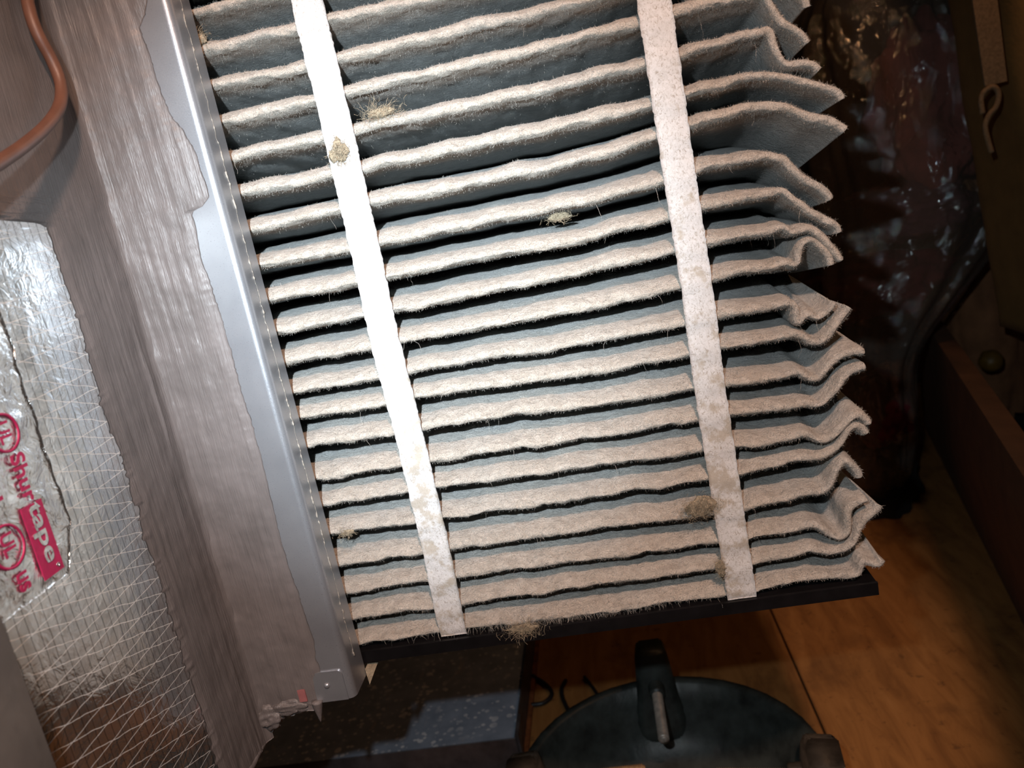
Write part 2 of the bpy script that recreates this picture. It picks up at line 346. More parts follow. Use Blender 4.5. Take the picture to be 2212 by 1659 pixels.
for k in range(NP + 1):
    if k == 0: v = RIDGE[0].copy(); v[:, 2] = .170
    elif k == NP: v = RIDGE[-1].copy(); v[:, 2] = v[:, 2] * .75 + .25 * (-.323)
    else:
        w = (.5 + .15 * np.clip(sR * 3, 0, 1))[:, None]; v = RIDGE[k - 1] * (1 - w) + RIDGE[k] * w
    v = blur1(v, 5); v[:, 1] = DEP * (1 - .10 * sR); v[:, 0] -= .004 * sR; VAL.append(v)

filt = empty('pleated_air_filter', (-.05, .04, -.335), 'dust-caked pleated furnace filter pulled halfway out of its metal slot', 'air filter')
DS = np.array([0, .0003, .0008, .0015, .0025, .0038, .0055, .0078, .0108, .0145, .019, .025, .032, .041, .053, .070, .094, .125])
def pleat(k):
    R = RIDGE[k]; T = np.gradient(blur1(R, 2), axis=0); T[:, 1] = 0; T /= np.linalg.norm(T, axis=1)[:, None]
    N = np.stack([-T[:, 2], np.zeros(NS), T[:, 0]], -1)               # 'up' across the sheet
    e_ = np.clip(sR * 2.2, 0, 1); hv = .0005 * vn(R[:, 0] / .02, k, 0, 3); t = .0019
    outer, inner, dv = [], [], []
    for s, Vv in ((1, VAL[k]), (-1, VAL[k + 1])):
        cols, coli, dc = [], [], []
        hm, dm = (.0058, .024) if s > 0 else (.0030, .007)
        h0 = (hm + hv) * (1 - e_) + .0026 * e_; dn = dm * (1 - e_) + .0045 * e_
        for d in DS:
            f = d / DEP; B = R + (Vv - R) * f
            q = np.clip(d / dn, 0, 1); h = h0 * np.sqrt(1 - (1 - q) ** 2) * (1 - f) ** .7
            rag = np.exp(-d / .006)
            lump = .0008 * fbm(R[:, 0] / .016, R[:, 2] / .03 + k * 2 + s * 5, d / .012, 21, 3) + .00045 * vn(R[:, 0] / .0035, k * 5 + s, d / .004, 31)
            lump = lump * (1 - .45 * sR) * (1 - f) * min(1, d / .0012 + .15)
            P = B + N * (s * (h + lump))[:, None]
            P[:, 1] += rag * .0008 * fbm(R[:, 0] / .005, k, d / .003, 41, 2)
            cols.append(P)
            d2 = d + t * max(0, 1 - d / .004); B2 = R + (Vv - R) * min(1, d2 / DEP)
            coli.append(B2 + N * (s * np.maximum(h - t, .00005))[:, None]); dc.append(d)
        outer.append(np.stack(cols, 1)); inner.append(np.stack(coli, 1)); dv.append(dc)
    O = np.concatenate([outer[0][:, ::-1], outer[1][:, 1:]], 1); I = np.concatenate([inner[0][:, ::-1], inner[1][:, 1:]], 1)
    dd = np.array(dv[0][::-1] + dv[1][1:]); nv = O.shape[1]; n = NS * nv
    V = [O.reshape(-1, 3), I.reshape(-1, 3)]
    e = np.arange(nv - 1); rb = (NS - 1) * nv
    Q = [gridq(NS, nv, 0, True), gridq(NS, nv, n), np.stack([rb + e, rb + e + 1, n + rb + e + 1, n + rb + e], -1), np.stack([e + 1, e, n + e, n + e + 1], -1)]
    dust = np.broadcast_to(np.clip(1.15 - dd / .034, 0, 1), (NS, nv)) * (1 - .35 * sR[:, None])
    D = [dust.ravel(), dust.ravel()]
    # fibres standing off the felt
    def fibres(m, L0, L1, wid, iu, iv, droop, seg=3):
        fu, fv = RNG.random(m), RNG.random(m)
        P = O[iu, iv] * ((1 - fu) * (1 - fv))[:, None] + O[iu + 1, iv] * (fu * (1 - fv))[:, None] + O[iu, iv + 1] * ((1 - fu) * fv)[:, None] + O[iu + 1, iv + 1] * (fu * fv)[:, None]
        nr = np.cross(O[iu + 1, iv] - O[iu, iv], O[iu, iv + 1] - O[iu, iv]); nr /= np.linalg.norm(nr, axis=1)[:, None] + 1e-12
        # outward = away from the inner sheet
        sg = np.sign(np.sum(nr * (O[iu, iv] - I[iu, iv]), 1)); nr *= sg[:, None]
        dr = nr + RNG.normal(0, .55, (m, 3)); dr /= np.linalg.norm(dr, axis=1)[:, None]
        L = RNG.uniform(L0, L1, m); side = np.cross(dr, RNG.normal(0, 1, (m, 3))); side /= np.linalg.norm(side, axis=1)[:, None] + 1e-9
        cur = P - nr * .0003; rows = []
        for q in range(seg + 1):
            wq = wid * (1 - .6 * q / seg)
            rows += [cur - side * wq, cur + side * wq]
            dr = dr + RNG.normal(0, .45, (m, 3)) + np.array([0, 0, -droop]); dr /= np.linalg.norm(dr, axis=1)[:, None]; cur = cur + dr * (L / seg)[:, None]
        Vf = np.stack(rows, 1); c = 2 * (seg + 1); b0 = (np.arange(m) * c)[:, None]
        Qf = np.concatenate([np.stack([b0 + 2 * q, b0 + 2 * q + 1, b0 + 2 * q + 3, b0 + 2 * q + 2], -1) for q in range(seg)], 1).reshape(-1, 4)
        return Vf.reshape(-1, 3), Qf
    off = 2 * n; c0 = len(DS) - 1
    def add(m, L0, L1, wid, near, droop, seg=3, pu=None):
        nonlocal off
        iu = RNG.integers(4, NS - 1, m) if pu is None else pu
        ds = np.minimum(RNG.exponential(near, m), .08); ci = np.searchsorted(DS, ds, side='right') - 1
        iv = np.where(RNG.random(m) < .5, c0 + ci, c0 - 1 - ci); iv = np.clip(iv, 0, nv - 2)
        vf, qf = fibres(m, L0, L1, wid, iu, iv, droop, seg); V.append(vf); Q.append(qf + off); off += len(vf); D.append(np.full(len(vf), .75))
    add(9000, .0007, .0022, .00011, .014, .05, 2)
    add(1500, .0012, .0032, .00010, .007, .10, 3)
    add(7, .008, .020, .00010, .004, .7, 8)
    if k == NP - 1:
        add(900, .004, .011, .00011, .003, .5, 4, np.clip((NM * (.60 + .13 * RNG.normal(0, 1, 900))).astype(int), 5, NM))
    me = mesh_np('pleat', np.concatenate(V), np.concatenate(Q))
    at = me.attributes.new('dust', 'FLOAT', 'POINT'); at.data.foreach_set('value', np.concatenate(D).astype(np.float32))
    link('pleat', me, M['felt'], filt)
for k in range(NP): pleat(k)

def strap(x, z1, z0, seed):
    nz, nx = 260, 9; z = np.linspace(z1, z0, nz); u = np.linspace(-1, 1, nx)
    hw = .0108 + .0002 * fbm(z / .01, seed, 0, 3)
    cx = x + .0012 * vn(z / .08, seed, 0, 5)
    Pg = np.zeros((nz, nx, 3)); Pg[..., 0] = cx[:, None] + hw[:, None] * u[None] + (.0004 * vn(z / .002, seed, 2, 8))[:, None] * u[None] ** 7
    Pg[..., 2] = z[:, None]; Pg[..., 1] = -.0030 + (.0004 * np.cos((z - RIDGE[2][60, 2]) / .0244 * 2 * np.pi) * -1 + .0004 * vn(z / .03, seed, 0, 9))[:, None] + .0004 * vn(z[:, None] / .004, u[None] * 3, seed, 4)
    b = np.clip((z0 + .008 - z) / .008, 0, 1); Pg[..., 1] += (b ** 2 * .002)[:, None]
    return shell('strap', Pg, .0009, M['strap'], filt, (0, -1, 0))
s1 = strap(-.1595, .172, -.3215, 3); s1['label'] = 'white cloth strap near the metal flange'
s2 = strap(.0640, .172, -.3235, 9); s2['label'] = 'white cloth strap near the frayed ends, dirtier below'

def rail(z, sgn, name, x1):
    r = [(-.0052, -.001), (-.0052, .0030), (-.0036, .0036), (-.0036, .0022), (.088, .0022), (.088, -.0075), (-.0020, -.0075), (-.0052, -.0068)]
    xs = [-.312, x1]; n = len(r); V = [(x, a, z + sgn * b) for x in xs for a, b in r]
    Q = [(i, (i + 1) % n, n + (i + 1) % n, n + i) for i in range(n)]
    me = bpy.data.meshes.new(name); me.from_pydata(V, [], Q + [tuple(range(n))[::-1], tuple(range(n, 2 * n))]); me.update()
    return link(name, me, M['black'], filt, False)
rail(-.3265, 1, 'end_rail', .163)['label'] = 'black plastic bottom rail'
rail(.1745, -1, 'end_rail', .163)['label'] = 'black plastic top rail'

# ------------------------------------------------------------------ filter housing with duct wall
hs = empty('filter_housing', (-.30, -.05, -.37), 'mastic-smeared metal filter housing and foil-faced duct on the left', 'duct')
def extr(name, prof, z0, z1, mat, parent, th=.001):
    """sheet metal bent along prof (x,y) and extruded in z, thickness th"""
    p = np.array(prof, float); T = np.gradient(p, axis=0); T /= np.linalg.norm(T, axis=1)[:, None]; N = np.stack([-T[:, 1], T[:, 0]], -1)
    q = p + N * th; loop = np.concatenate([p, q[::-1]]); n = len(loop)
    V = np.array([[x, y, z] for z in (z0, z1) for x, y in loop])
    i = np.arange(n); Q = np.stack([i, (i + 1) % n, n + (i + 1) % n, n + i], -1)
    m = len(p); j = np.arange(m - 1)
    cap = np.stack([j, n - 1 - j, n - 2 - j, j + 1], -1); Q = np.concatenate([Q, cap, cap[:, ::-1] + n])
    return link(name, mesh_np(name, V, Q), mat, parent, False)
a = np.linspace(0, np.pi / 2, 9); r = .0055
prof = [(-.320, -.040), (-.30, -.040), (-.28, -.040), (-.25, -.040)] + [(-.2415 + r * np.sin(t), -.040 + r - r * np.cos(t)) for t in a] + [(-.236, -.030), (-.236, -.020), (-.236, -.009)]
fo = extr('front_flange', prof, -.341, .26, M['metal'], hs)
fo.data.polygons.foreach_set('use_smooth', [True] * len(fo.data.polygons)); fo.data.set_sharp_from_angle(angle=.6)
# duct wall standing at a right angle to the face, coming towards the camera
box('duct_wall', (-.345, -.62, -.366), (-.315, -.012, .30), M['foil'], hs)
# lapped corner tab with its rivet
def tab():
    pts = [(-.266, -.3408), (-.2415, -.3408), (-.2415, -.322)] + [(-.2455 + .004 * math.cos(t), -.3195 + .004 * math.sin(t)) for t in np.linspace(0, np.pi / 2, 6)] + [(-.266, -.3155)]
    n = len(pts); V = [(x, y, z) for y in (-.0413, -.0400) for x, z in pts]
    me = bpy.data.meshes.new('corner_tab'); me.from_pydata(V, [], [tuple(range(n)), tuple(range(n, 2 * n))[::-1]] + [((i + 1) % n, i, n + i, n + (i + 1) % n) for i in range(n)]); me.update()
    o = link('corner_tab', me, M['metal'], hs, False)
    prof = [(.00001, 0), (.0013, -.0003), (.0022, -.0012), (.0025, -.002)]; aa = np.linspace(0, 2 * np.pi, 20, endpoint=False)
    V = np.array([[[-.2555 + rr * math.cos(t), -.0430 - zz * 1.0, -.327 + rr * math.sin(t)] for rr, zz in prof] for t in aa])
    link('rivet', mesh_np('rivet', V.reshape(-1, 3), gridq(20, 4, 0, False, True)), M['metal'], o)
tab()
# dusty adhesive bead on the return lip
zz = np.linspace(-.315, .17, 700); tube('dust_bead', np.stack([-.2357 + .0001 * vn(zz / .002), -.0235 + .0010 * fbm(zz / .006, 4), zz], -1), .0001 + .0006 * np.clip(fbm(zz / .0025, 9, 0, 2), 0, 1), M['bead'], hs, 6)
me = bpy.data.meshes.new('torn_gasket'); me.from_pydata([(-.2358, -.010, -.336), (-.2275, -.006, -.337), (-.2352, -.010, -.350), (-.2358, .004, -.336), (-.2275, .004, -.337), (-.2352, .004, -.350)], [], [(0, 2, 1), (3, 4, 5), (0, 1, 4, 3), (1, 2, 5, 4), (2, 0, 3, 5)]); me.update(); link('torn_gasket', me, M['dust'], hs, False)
# --- mastic on the flange, ragged right border
EDGE = [(330,-60),(318,0),(312,30),(300,60),(318,110),(334,150),(345,200),(372,255),(395,278),(415,316),(430,354),(446,405),(451,425),(436,447),(418,455),(415,466),(423,501),(430,542),(446,592),(463,643),(481,699),(496,750),(510,808),(528,866),(544,919),(560,975),(580,1050),(598,1130),(616,1200),(627,1236),(645,1285),(662,1336),(678,1384),(682,1421),(690,1450),(694,1485),(690,1515),(684,1540)]
ed = np.array([pw(x, y, 1, -.041) for x, y in EDGE]); o_ = np.argsort(ed[:, 2])
nz, nx = 620, 46; z = np.linspace(-.345, .25, nz)
xe = np.interp(z, ed[o_, 2], ed[o_, 0]) + .0006 * fbm(z / .008, 2, 0, 51, 3) + .0012 * np.clip(vn(z / .0021, 1, 0, 77) - .45, 0, 1) * np.clip(vn(z / .03, 3, 0, 7) * 3, 0, 1)
u = np.linspace(0, 1, nx) ** .8
Pg = np.zeros((nz, nx, 3)); Pg[..., 0] = -.3165 + (xe[:, None] + .3165) * u[None]; Pg[..., 2] = z[:, None]
X_, Z_ = Pg[..., 0], Pg[..., 2]
hgt = .0014 + .0004 * fbm(X_ / .004 + Z_ * 9, Z_ / .08, 0, 61, 3) + .0004 * fbm(X_ / .012, Z_ / .012, 0, 66, 3)
hgt = np.maximum(hgt, .0003) * np.clip((1 - u[None]) * 9, .04, 1) + .0035 * np.exp(-((X_ + .3165) / .004) ** 2)
Pg[..., 1] = -.0402 - hgt
wob = .0006 * vn(Z_ / .02, X_ / .02, 0, 3); Pg[..., 0] += wob * (u[None] < .9)
lowrow = (z < -.338)[:, None]; Pg[..., 2] = np.where(lowrow, -.338 + (z[:, None] + .338) * (1 + .8 * vn(X_ / .006, 0, 0, 5)), Pg[..., 2])
shell('flange_mastic', Pg[:, ::1], .0004, M['mastic'], hs, (0, -1, 0))
# --- mastic on the duct wall, ragged left border
nz, nx = 620, 60; z = np.linspace(-.3665, .29, nz)
full = np.clip((z - .034 + .002 * fbm(z / .003, 6, 0, 3)) / .026, 0, 1) ** 2.2
ye = -.1105 + .0018 * fbm(z / .012, 3, 0, 81, 3) - .005 * np.clip(vn(z / .0019, 7, 0, 82) - .35, 0, 1) * np.clip((.03 - z) / .05, 0, 1)
ye = ye * (1 - full) + full * -.42
u = np.linspace(0, 1, nx)
Pg = np.zeros((nz, nx, 3)); Pg[..., 1] = -.0395 + (ye[:, None] + .0395) * u[None]; Pg[..., 2] = z[:, None]
Y_, Z_ = Pg[..., 1], Pg[..., 2]
hgt = .0013 + .0003 * fbm(Y_ / .004 + Z_ * 7, Z_ / .09, 0, 91, 3) + .0003 * fbm(Y_ / .014, Z_ / .014, 0, 96, 3)
ridge = .0016 * np.exp(-((Y_ + .058 + .004 * np.sin(Z_ * 19)) / .0016) ** 2) * np.clip(vn(Z_ / .05, 2, 0, 14) + .3, 0, 1)
hgt = np.maximum(hgt + ridge, .0003) * np.clip((1 - u[None]) * 10, .04, 1) + .0035 * np.exp(-((Y_ + .0395) / .004) ** 2)
Pg[..., 0] = -.3150 + hgt
shell('wall_mastic', Pg[:, ::-1], .0004, M['mastic'], hs, (1, 0, 0))
# mastic lumped round the lower edge, with a drip
def blob(name, c, rad, mat, parent, seed, amp=.25, n=28, fq=2.5, o=3):
    th = np.linspace(0, np.pi, n); ph = np.linspace(0, 2 * np.pi, 2 * n, endpoint=False)
    D = np.stack([np.sin(th)[None] * np.cos(ph)[:, None], np.sin(th)[None] * np.sin(ph)[:, None], np.broadcast_to(np.cos(th)[None], (2 * n, n))], -1)
    k = 1 + amp * fbm(D[..., 0] * fq + 9, D[..., 1] * fq + 5, D[..., 2] * fq + seed, seed, o)
    return link(name, mesh_np(name, (D * k[..., None] * np.asarray(rad)).reshape(-1, 3) + np.asarray(c), gridq(2 * n, n, 0, True, True)), mat, parent)
zz = np.linspace(0, 1, 40)
P = np.stack([-.314 + .046 * zz, np.full(40, -.0385), -.350 + .010 * zz + .0012 * vn(zz * 7)], -1); tube('mastic_fillet', P, .0030 + .0010 * vn(zz * 11, 3), M['mastic'], hs, 10)
P = np.stack([np.full(40, -.3155), -.020 - .12 * zz, -.366 + .0012 * vn(zz * 12, 6)], -1); tube('mastic_hem', P, .0026 + .0009 * vn(zz * 15, 3), M['mastic'], hs, 8)
zz = np.linspace(0, 1, 14); tube('mastic_drip', np.stack([-.266 - .002 * zz, -.0425 + .001 * zz, -.338 - .019 * zz], -1), .0042 * (1 - zz) ** .8 + .0003, M['mastic'], hs, 8)
blob('mastic_lump', (-.309, -.0405, -.3475), (.014, .006, .010), M['mastic'], hs, 8, .3); blob('mastic_lump', (-.292, -.0405, -.3415), (.016, .0035, .006), M['mastic'], hs, 18, .3)
box('red_inspection_mark', (-.2795, -.0424, -.3375), (-.2735, -.0410, -.3275), M['fade'], hs)['label'] = 'small faded red patch in the mastic'
# --- printed foil tape
nz, ny = 150, 40; z = np.linspace(.045, -.150, nz)
yr = -.172 + .0015 * fbm(z / .02, 5, 0, 7) - .014 * np.clip((-.125 - z) / .025, 0, 1)
u = np.linspace(0, 1, ny); Pg = np.zeros((nz, ny, 3)); Pg[..., 1] = -.30 + (yr[:, None] + .30) * u[None]; Pg[..., 2] = z[:, None]
Pg[..., 0] = -.3146 + .0007 * np.abs(fbm(Pg[..., 1] / .012 + Pg[..., 2] / .03, Pg[..., 2] / .010, 0, 19, 3)) + .0012 * np.clip((-.128 - z) / .02, 0, 1)[:, None] * np.abs(fbm(Pg[..., 1] / .006, Pg[..., 2] / .006, 0, 29, 2))
tape = shell('foil_tape', Pg, .0002, M['tape'], hs, (1, 0, 0))
TX = -.3131
def text(s, y, z, wid, hei, mat, name, xo=0.0):
    cu = bpy.data.curves.new(name, 'FONT'); cu.body = s; cu.size = 1; cu.extrude = .004; cu.offset = .022; cu.resolution_u = 4
    tmp = bpy.data.objects.new('tmp', cu); COL.objects.link(tmp); dg = bpy.context.evaluated_depsgraph_get(); dg.update()
    me = bpy.data.meshes.new_from_object(tmp.evaluated_get(dg)); bpy.data.objects.remove(tmp)
    co = np.zeros(len(me.vertices) * 3); me.vertices.foreach_get('co', co); co = co.reshape(-1, 3)
    lo, hi = co.min(0), co.max(0); q = (co - lo) / (hi - lo)
    W_ = np.stack([TX + xo + q[:, 2] * .0003, y + q[:, 1] * hei, z - q[:, 0] * wid], -1)
    me.vertices.foreach_set('co', W_.astype(np.float32).ravel()); me.update(); me.materials.clear()
    return link(name, me, mat, tape, False)
text('Shur', -.2015, -.0765, .0265, .0105, M['ink'], 'printed_word')
box('printed_block', (TX - .0006, -.2060, -.1450), (TX, -.1895, -.1045), M['ink'], tape)
text('tape', -.2042, -.1040, .0335, .0118, M['tape'], 'printed_word', .0002)
def ring(y, z, R, w, mat, name='printed_ring', xo=0):
    a = np.linspace(0, 2 * np.pi, 48, endpoint=False)
    V = np.concatenate([np.stack([np.full(48, x), y + rr * np.cos(a), z + rr * np.sin(a)], -1) for rr, x in ((R - w, TX - .0005), (R - w, TX + .0002 + xo), (R + w, TX + .0002 + xo), (R + w, TX - .0005))])
    i = np.arange(48); i2 = (i + 1) % 48
    Q = np.concatenate([np.stack([b * 48 + i, b * 48 + i2, (b + 1) * 48 + i2, (b + 1) * 48 + i], -1) for b in range(3)])
    return link(name, mesh_np(name, V, Q), mat, tape, False)
ring(-.1985, -.0645, .0098, .0007, M['ink']); text('UL', -.2035, -.0585, .0115, .0085, M['ink'], 'printed_word')
text('81', -.2235, -.083, .012, .009, M['ink'], 'printed_word')
ring(-.2215, -.118, .0110, .0007, M['ink']); text('UL', -.2260, -.111, .012, .009, M['ink'], 'printed_word'); text('us', -.2240, -.133, .010, .008, M['ink'], 'printed_word')
ring(-.1935, -.1415, .0009, .0002, M['tape'], xo=.0003)
# wrapped corner nearer the camera
box('duct_wrap_corner', (-.345, -.55, -.70), (-.287, -.243, -.108), M['flap'], hs, .026, 8)['label'] = 'dusty rounded foil-wrapped corner'

# ------------------------------------------------------------------ brown wire in front of the duct
wp = [(45, -140, -.309), (55, -40, -.308), (62, 15, -.306), (80, 70, -.304), (112, 130, -.303), (132, 185, -.301), (128, 230, -.299), (100, 272, -.296), (55, 312, -.292), (0, 350, -.288), (-90, 405, -.282)]
tube('brown_wire', catmull([pw(x, y, 0, X) for x, y, X in wp], 70), .0037, M['wire'])
tag(bpy.data.objects['brown_wire'], 'brown insulated wire curving across the mastic-coated duct', 'wire')

# ------------------------------------------------------------------ dust clumps caught on the filter
def clump(px, py, Y, rx, rz, m, seed, label, L=(.003, .008), mat='dust', thick=.0018):
    c = pw(px, py, 1, Y); g = np.random.default_rng(seed); seg = 4
    th = np.linspace(0, np.pi, 12); ph = np.linspace(0, 2 * np.pi, 24, endpoint=False)
    D = np.stack([np.sin(th)[None] * np.cos(ph)[:, None], np.sin(th)[None] * np.sin(ph)[:, None], np.broadcast_to(np.cos(th)[None], (24, 12))], -1)
    kk = .85 + .35 * fbm(D[..., 0] * 2, D[..., 1] * 2, D[..., 2] * 2 + seed, seed)
    V = [(D * kk[..., None] * np.array([rx, thick, rz])).reshape(-1, 3) + c]; Q = [gridq(24, 12, 0, True, True)]
    P = c + g.normal(0, .55, (m, 3)) * np.array([rx, .002, rz]); P[:, 1] -= .001
    dr = g.normal(0, 1, (m, 3)); dr /= np.linalg.norm(dr, axis=1)[:, None]; side = np.cross(dr, g.normal(0, 1, (m, 3))); side /= np.linalg.norm(side, axis=1)[:, None]
    ln = g.uniform(*L, m); rows = []
    for q in range(seg + 1):
        rows += [P - side * .00009, P + side * .00009]; dr = dr + g.normal(0, .6, (m, 3)); dr /= np.linalg.norm(dr, axis=1)[:, None]; P = P + dr * (ln / seg)[:, None]
    Vf = np.stack(rows, 1); b0 = (np.arange(m) * 2 * (seg + 1))[:, None]
    Qf = np.concatenate([np.stack([b0 + 2 * q, b0 + 2 * q + 1, b0 + 2 * q + 3, b0 + 2 * q + 2], -1) for q in range(seg)], 1).reshape(-1, 4)
    V.append(Vf.reshape(-1, 3)); Q.append(Qf + len(V[0]))
    return tag(link('dust_clump', mesh_np('dust_clump', np.concatenate(V), np.concatenate(Q)), M[mat]), label, 'dust')
clump(734, 328, -.0042, .0068, .0085, 1500, 1, 'tan dust patch stuck to the strap near the metal flange', (.0010, .0026), thick=.0011)
clump(822, 243, -.001, .011, .0035, 260, 2, 'wispy tan dust clump on a ridge right of the first strap', (.006, .014))
clump(424, 86, .001, .007, .005, 260, 3, 'small dust tuft at the top beside the metal flange')
clump(1512, 1096, -.003, .012, .0075, 2000, 4, 'large brown dust clump against the second strap', (.0015, .0042))
clump(1556, 1228, -.003, .0035, .008, 600, 5, 'narrow dust tuft low on the left border of the second strap', (.0012, .003))
clump(1208, 468, .012, .008, .003, 200, 6, 'grey lint wad tucked under a ridge between the straps')
clump(750, 1150, .001, .006, .0028, 160, 7, 'pale lint bit on a ridge low beside the metal flange')
clump(1130, 1358, -.004, .012, .0035, 500, 8, 'frayed lint hanging over the black bottom rail', (.005, .012))

# ------------------------------------------------------------------ drain pan and air handler behind
pan = empty('drain_pan', (-.5, .6, FZ), 'shallow blue-grey metal drain pan with white mineral spots', 'drain pan')
PX0, PX1, PY0, PY1, PZ = -.95, -.219, .386, 1.15, -.70
box('pan_bottom', (PX0, PY0, FZ + .0015), (PX1, PY1, FZ + .02), M['pan'], pan)
box('pan_bottom_liner', (PX0 + .002, PY0 + .002, FZ + .02), (PX1 - .002, PY1, FZ + .0415), M['pan'], pan)
box('pan_side', (PX0, PY0 - .002, FZ + .001), (PX1 + .002, PY0, PZ), M['panside'], pan, .0006, 1)
box('pan_side', (PX1, PY0 - .001, FZ + .001), (PX1 + .002, PY1, PZ + .001), M['panside'], pan, .0006, 1)
box('pan_side', (PX0, PY1 - .002, FZ + .001), (PX1, PY1, PZ), M['panside'], pan, .0006, 1)
box('rusty_foot', (PX1 + .0025, PY0 + .004, FZ + .0005), (PX1 + .009, PY1, FZ + .006), M['rust'], pan)['label'] = 'rust-orange bottom edge'
me = bpy.data.meshes.new('folded_corner'); cxx, cyy = PX1 + .0022, PY0 + .0
me.from_pydata([(cxx, cyy, PZ - .045), (cxx, cyy, PZ + .002), (cxx, cyy + .05, PZ + .001), (cxx + .004, cyy + .002, PZ - .040), (cxx + .003, cyy + .003, PZ + .001), (cxx + .003, cyy + .048, PZ)], [], [(0, 1, 2), (3, 5, 4), (0, 3, 4, 1), (1, 4, 5, 2), (2, 5, 3, 0)]); me.update()
link('folded_corner', me, M['panside'], pan, False)
ah = empty('air_handler', (-.55, .9, -.71), 'dark brown metal air handler cabinet in shadow above the drain pan', 'air handler')
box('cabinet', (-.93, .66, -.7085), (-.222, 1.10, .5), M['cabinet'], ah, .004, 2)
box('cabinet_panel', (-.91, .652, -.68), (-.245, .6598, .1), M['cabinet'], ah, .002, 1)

# ------------------------------------------------------------------ tree stand
SX, SY, SR_ = -.018, .222, .172
ts = empty('tree_stand', (SX, SY, FZ), 'round black plastic tree stand on the floor with screws pointing inward', 'tree stand')
rz = .108
def ribs(V):
    a = np.arctan2(V[..., 1], V[..., 0]); rr = np.hypot(V[..., 0], V[..., 1])
    k = 1 + .004 * (np.cos(a * 36) > .55) * (V[..., 2] > .03) * (rr > .10); V[..., 0] *= k; V[..., 1] *= k; return V
lathe('basin', [(.0001, .010), (.05, .011), (.10, .013), (.125, .02), (.142, .05), (.152, .085), (.160, rz - .003), (.164, rz), (SR_, rz), (SR_ + .002, rz - .004), (SR_ - .003, rz - .012), (.158, .06), (.152, .012), (.150, .001), (.0001, .001)], (SX, SY, FZ), M['stand'], ts, 180, ribs)
lathe('trunk_spike_plate', [(.0001, .030), (.004, .018), (.03, .0175), (.034, .0105)], (SX, SY, FZ), M['stand'], ts, 32)
def screw(L, r, d0, mat, parent, ang, z0, dz):
    n, m = 14, 150; t = np.linspace(0, 1, m); a = np.linspace(0, 2 * np.pi, n, endpoint=False)
    prof = r * (1 + .11 * np.sin(t[:, None] * L / .0024 * 2 * np.pi - a[None])); prof *= np.where((t < .004) | (t > .985), .75, 1)[:, None]
    loc = np.stack([np.broadcast_to((d0 - t * L)[:, None], (m, n)), prof * np.cos(a)[None], z0 + (t * dz)[:, None] + prof * np.sin(a)[None]], -1)
    c, s = math.cos(ang), math.sin(ang); X = loc[..., 0] * c - loc[..., 1] * s; Y = loc[..., 0] * s + loc[..., 1] * c
    V = np.stack([X + SX, Y + SY, loc[..., 2] + FZ], -1).reshape(-1, 3); k = len(V)
    V = np.concatenate([V, V[-n:].mean(0)[None], V[:n].mean(0)[None]]); j = np.arange(n)
    T = np.concatenate([np.stack([np.full(n, k), (m - 1) * n + (j + 1) % n, (m - 1) * n + j], -1), np.stack([np.full(n, k + 1), j, (j + 1) % n], -1)])
    i = np.arange(m - 1)[:, None]; Q = np.stack([i * n + j, (i + 1) * n + j, (i + 1) * n + (j + 1) % n, i * n + (j + 1) % n], -1).reshape(-1, 4)
    return link('eye_screw', mesh_np('eye_screw', V, Q, T), mat, parent)
def lug(ang, mat, big):
    """moulded bracket on the rim: tapering post with a recessed socket the screw passes through"""
    c, s = math.cos(ang), math.sin(ang)
    def W(p): return (p[0] * c - p[1] * s + SX, p[0] * s + p[1] * c + SY, p[2] + FZ)
    w0, w1, h = (.036, .021, .158) if not big else (.046, .030, .122)
    sec = [(.02, w0 * 1.15, .140), (.06, w0 * .95, .143), (.095, w0 * .75, .147), (.122, w1 * 1.15, .151), (h - .006, w1, .154), (h, w1 * .8, .156)]
    V, Q = [], []
    for z_, w, d in sec:
        V += [W((d, -w, z_)), W((d - .006, -w * .55, z_)), W((d - .006, w * .55, z_)), W((d, w, z_)), W((d + .030, w * .9, z_)), W((d + .030, -w * .9, z_))]
    for i in range(len(sec) - 1):
        Q += [(i * 6 + (j + 1) % 6, i * 6 + j, i * 6 + 6 + j, i * 6 + 6 + (j + 1) % 6) for j in range(6)]
    me = bpy.data.meshes.new('screw_bracket'); me.from_pydata(V, [], Q + [tuple(range(6)), tuple(range((len(sec) - 1) * 6, len(sec) * 6))[::-1]]); me.update()
    import bmesh
    bm = bmesh.new(); bm.from_mesh(me); bmesh.ops.bevel(bm, geom=bm.edges[:], offset=.002, segments=2, affect='EDGES'); bmesh.ops.recalc_face_normals(bm, faces=bm.faces); bm.to_mesh(me); bm.free()
    o = link('screw_bracket', me, mat, ts)
    # socket boss round the screw
    t = np.linspace(0, 1, 8); tube('screw_socket', [W((.150 - .022 * q, 0, (.112 if not big else .098))) for q in t], .0115 - .002 * t, mat, o, 16)
    return o
lug(math.radians(90), M['stand'], False); lug(math.radians(178), M['lug'], True); lug(math.radians(-7), M['lug'], True); lug(math.radians(270), M['lug'], True)
screw(.105, .0062, .152, M['bolt'], ts, math.radians(90), .113, -.006); screw(.13, .0062, .155, M['copper'], ts, math.radians(178), .104, .004); screw(.105, .0062, .155, M['copper'], ts, math.radians(-7), .094, .004); screw(.1, .0062, .155, M['bolt'], ts, math.radians(270), .104, 0)

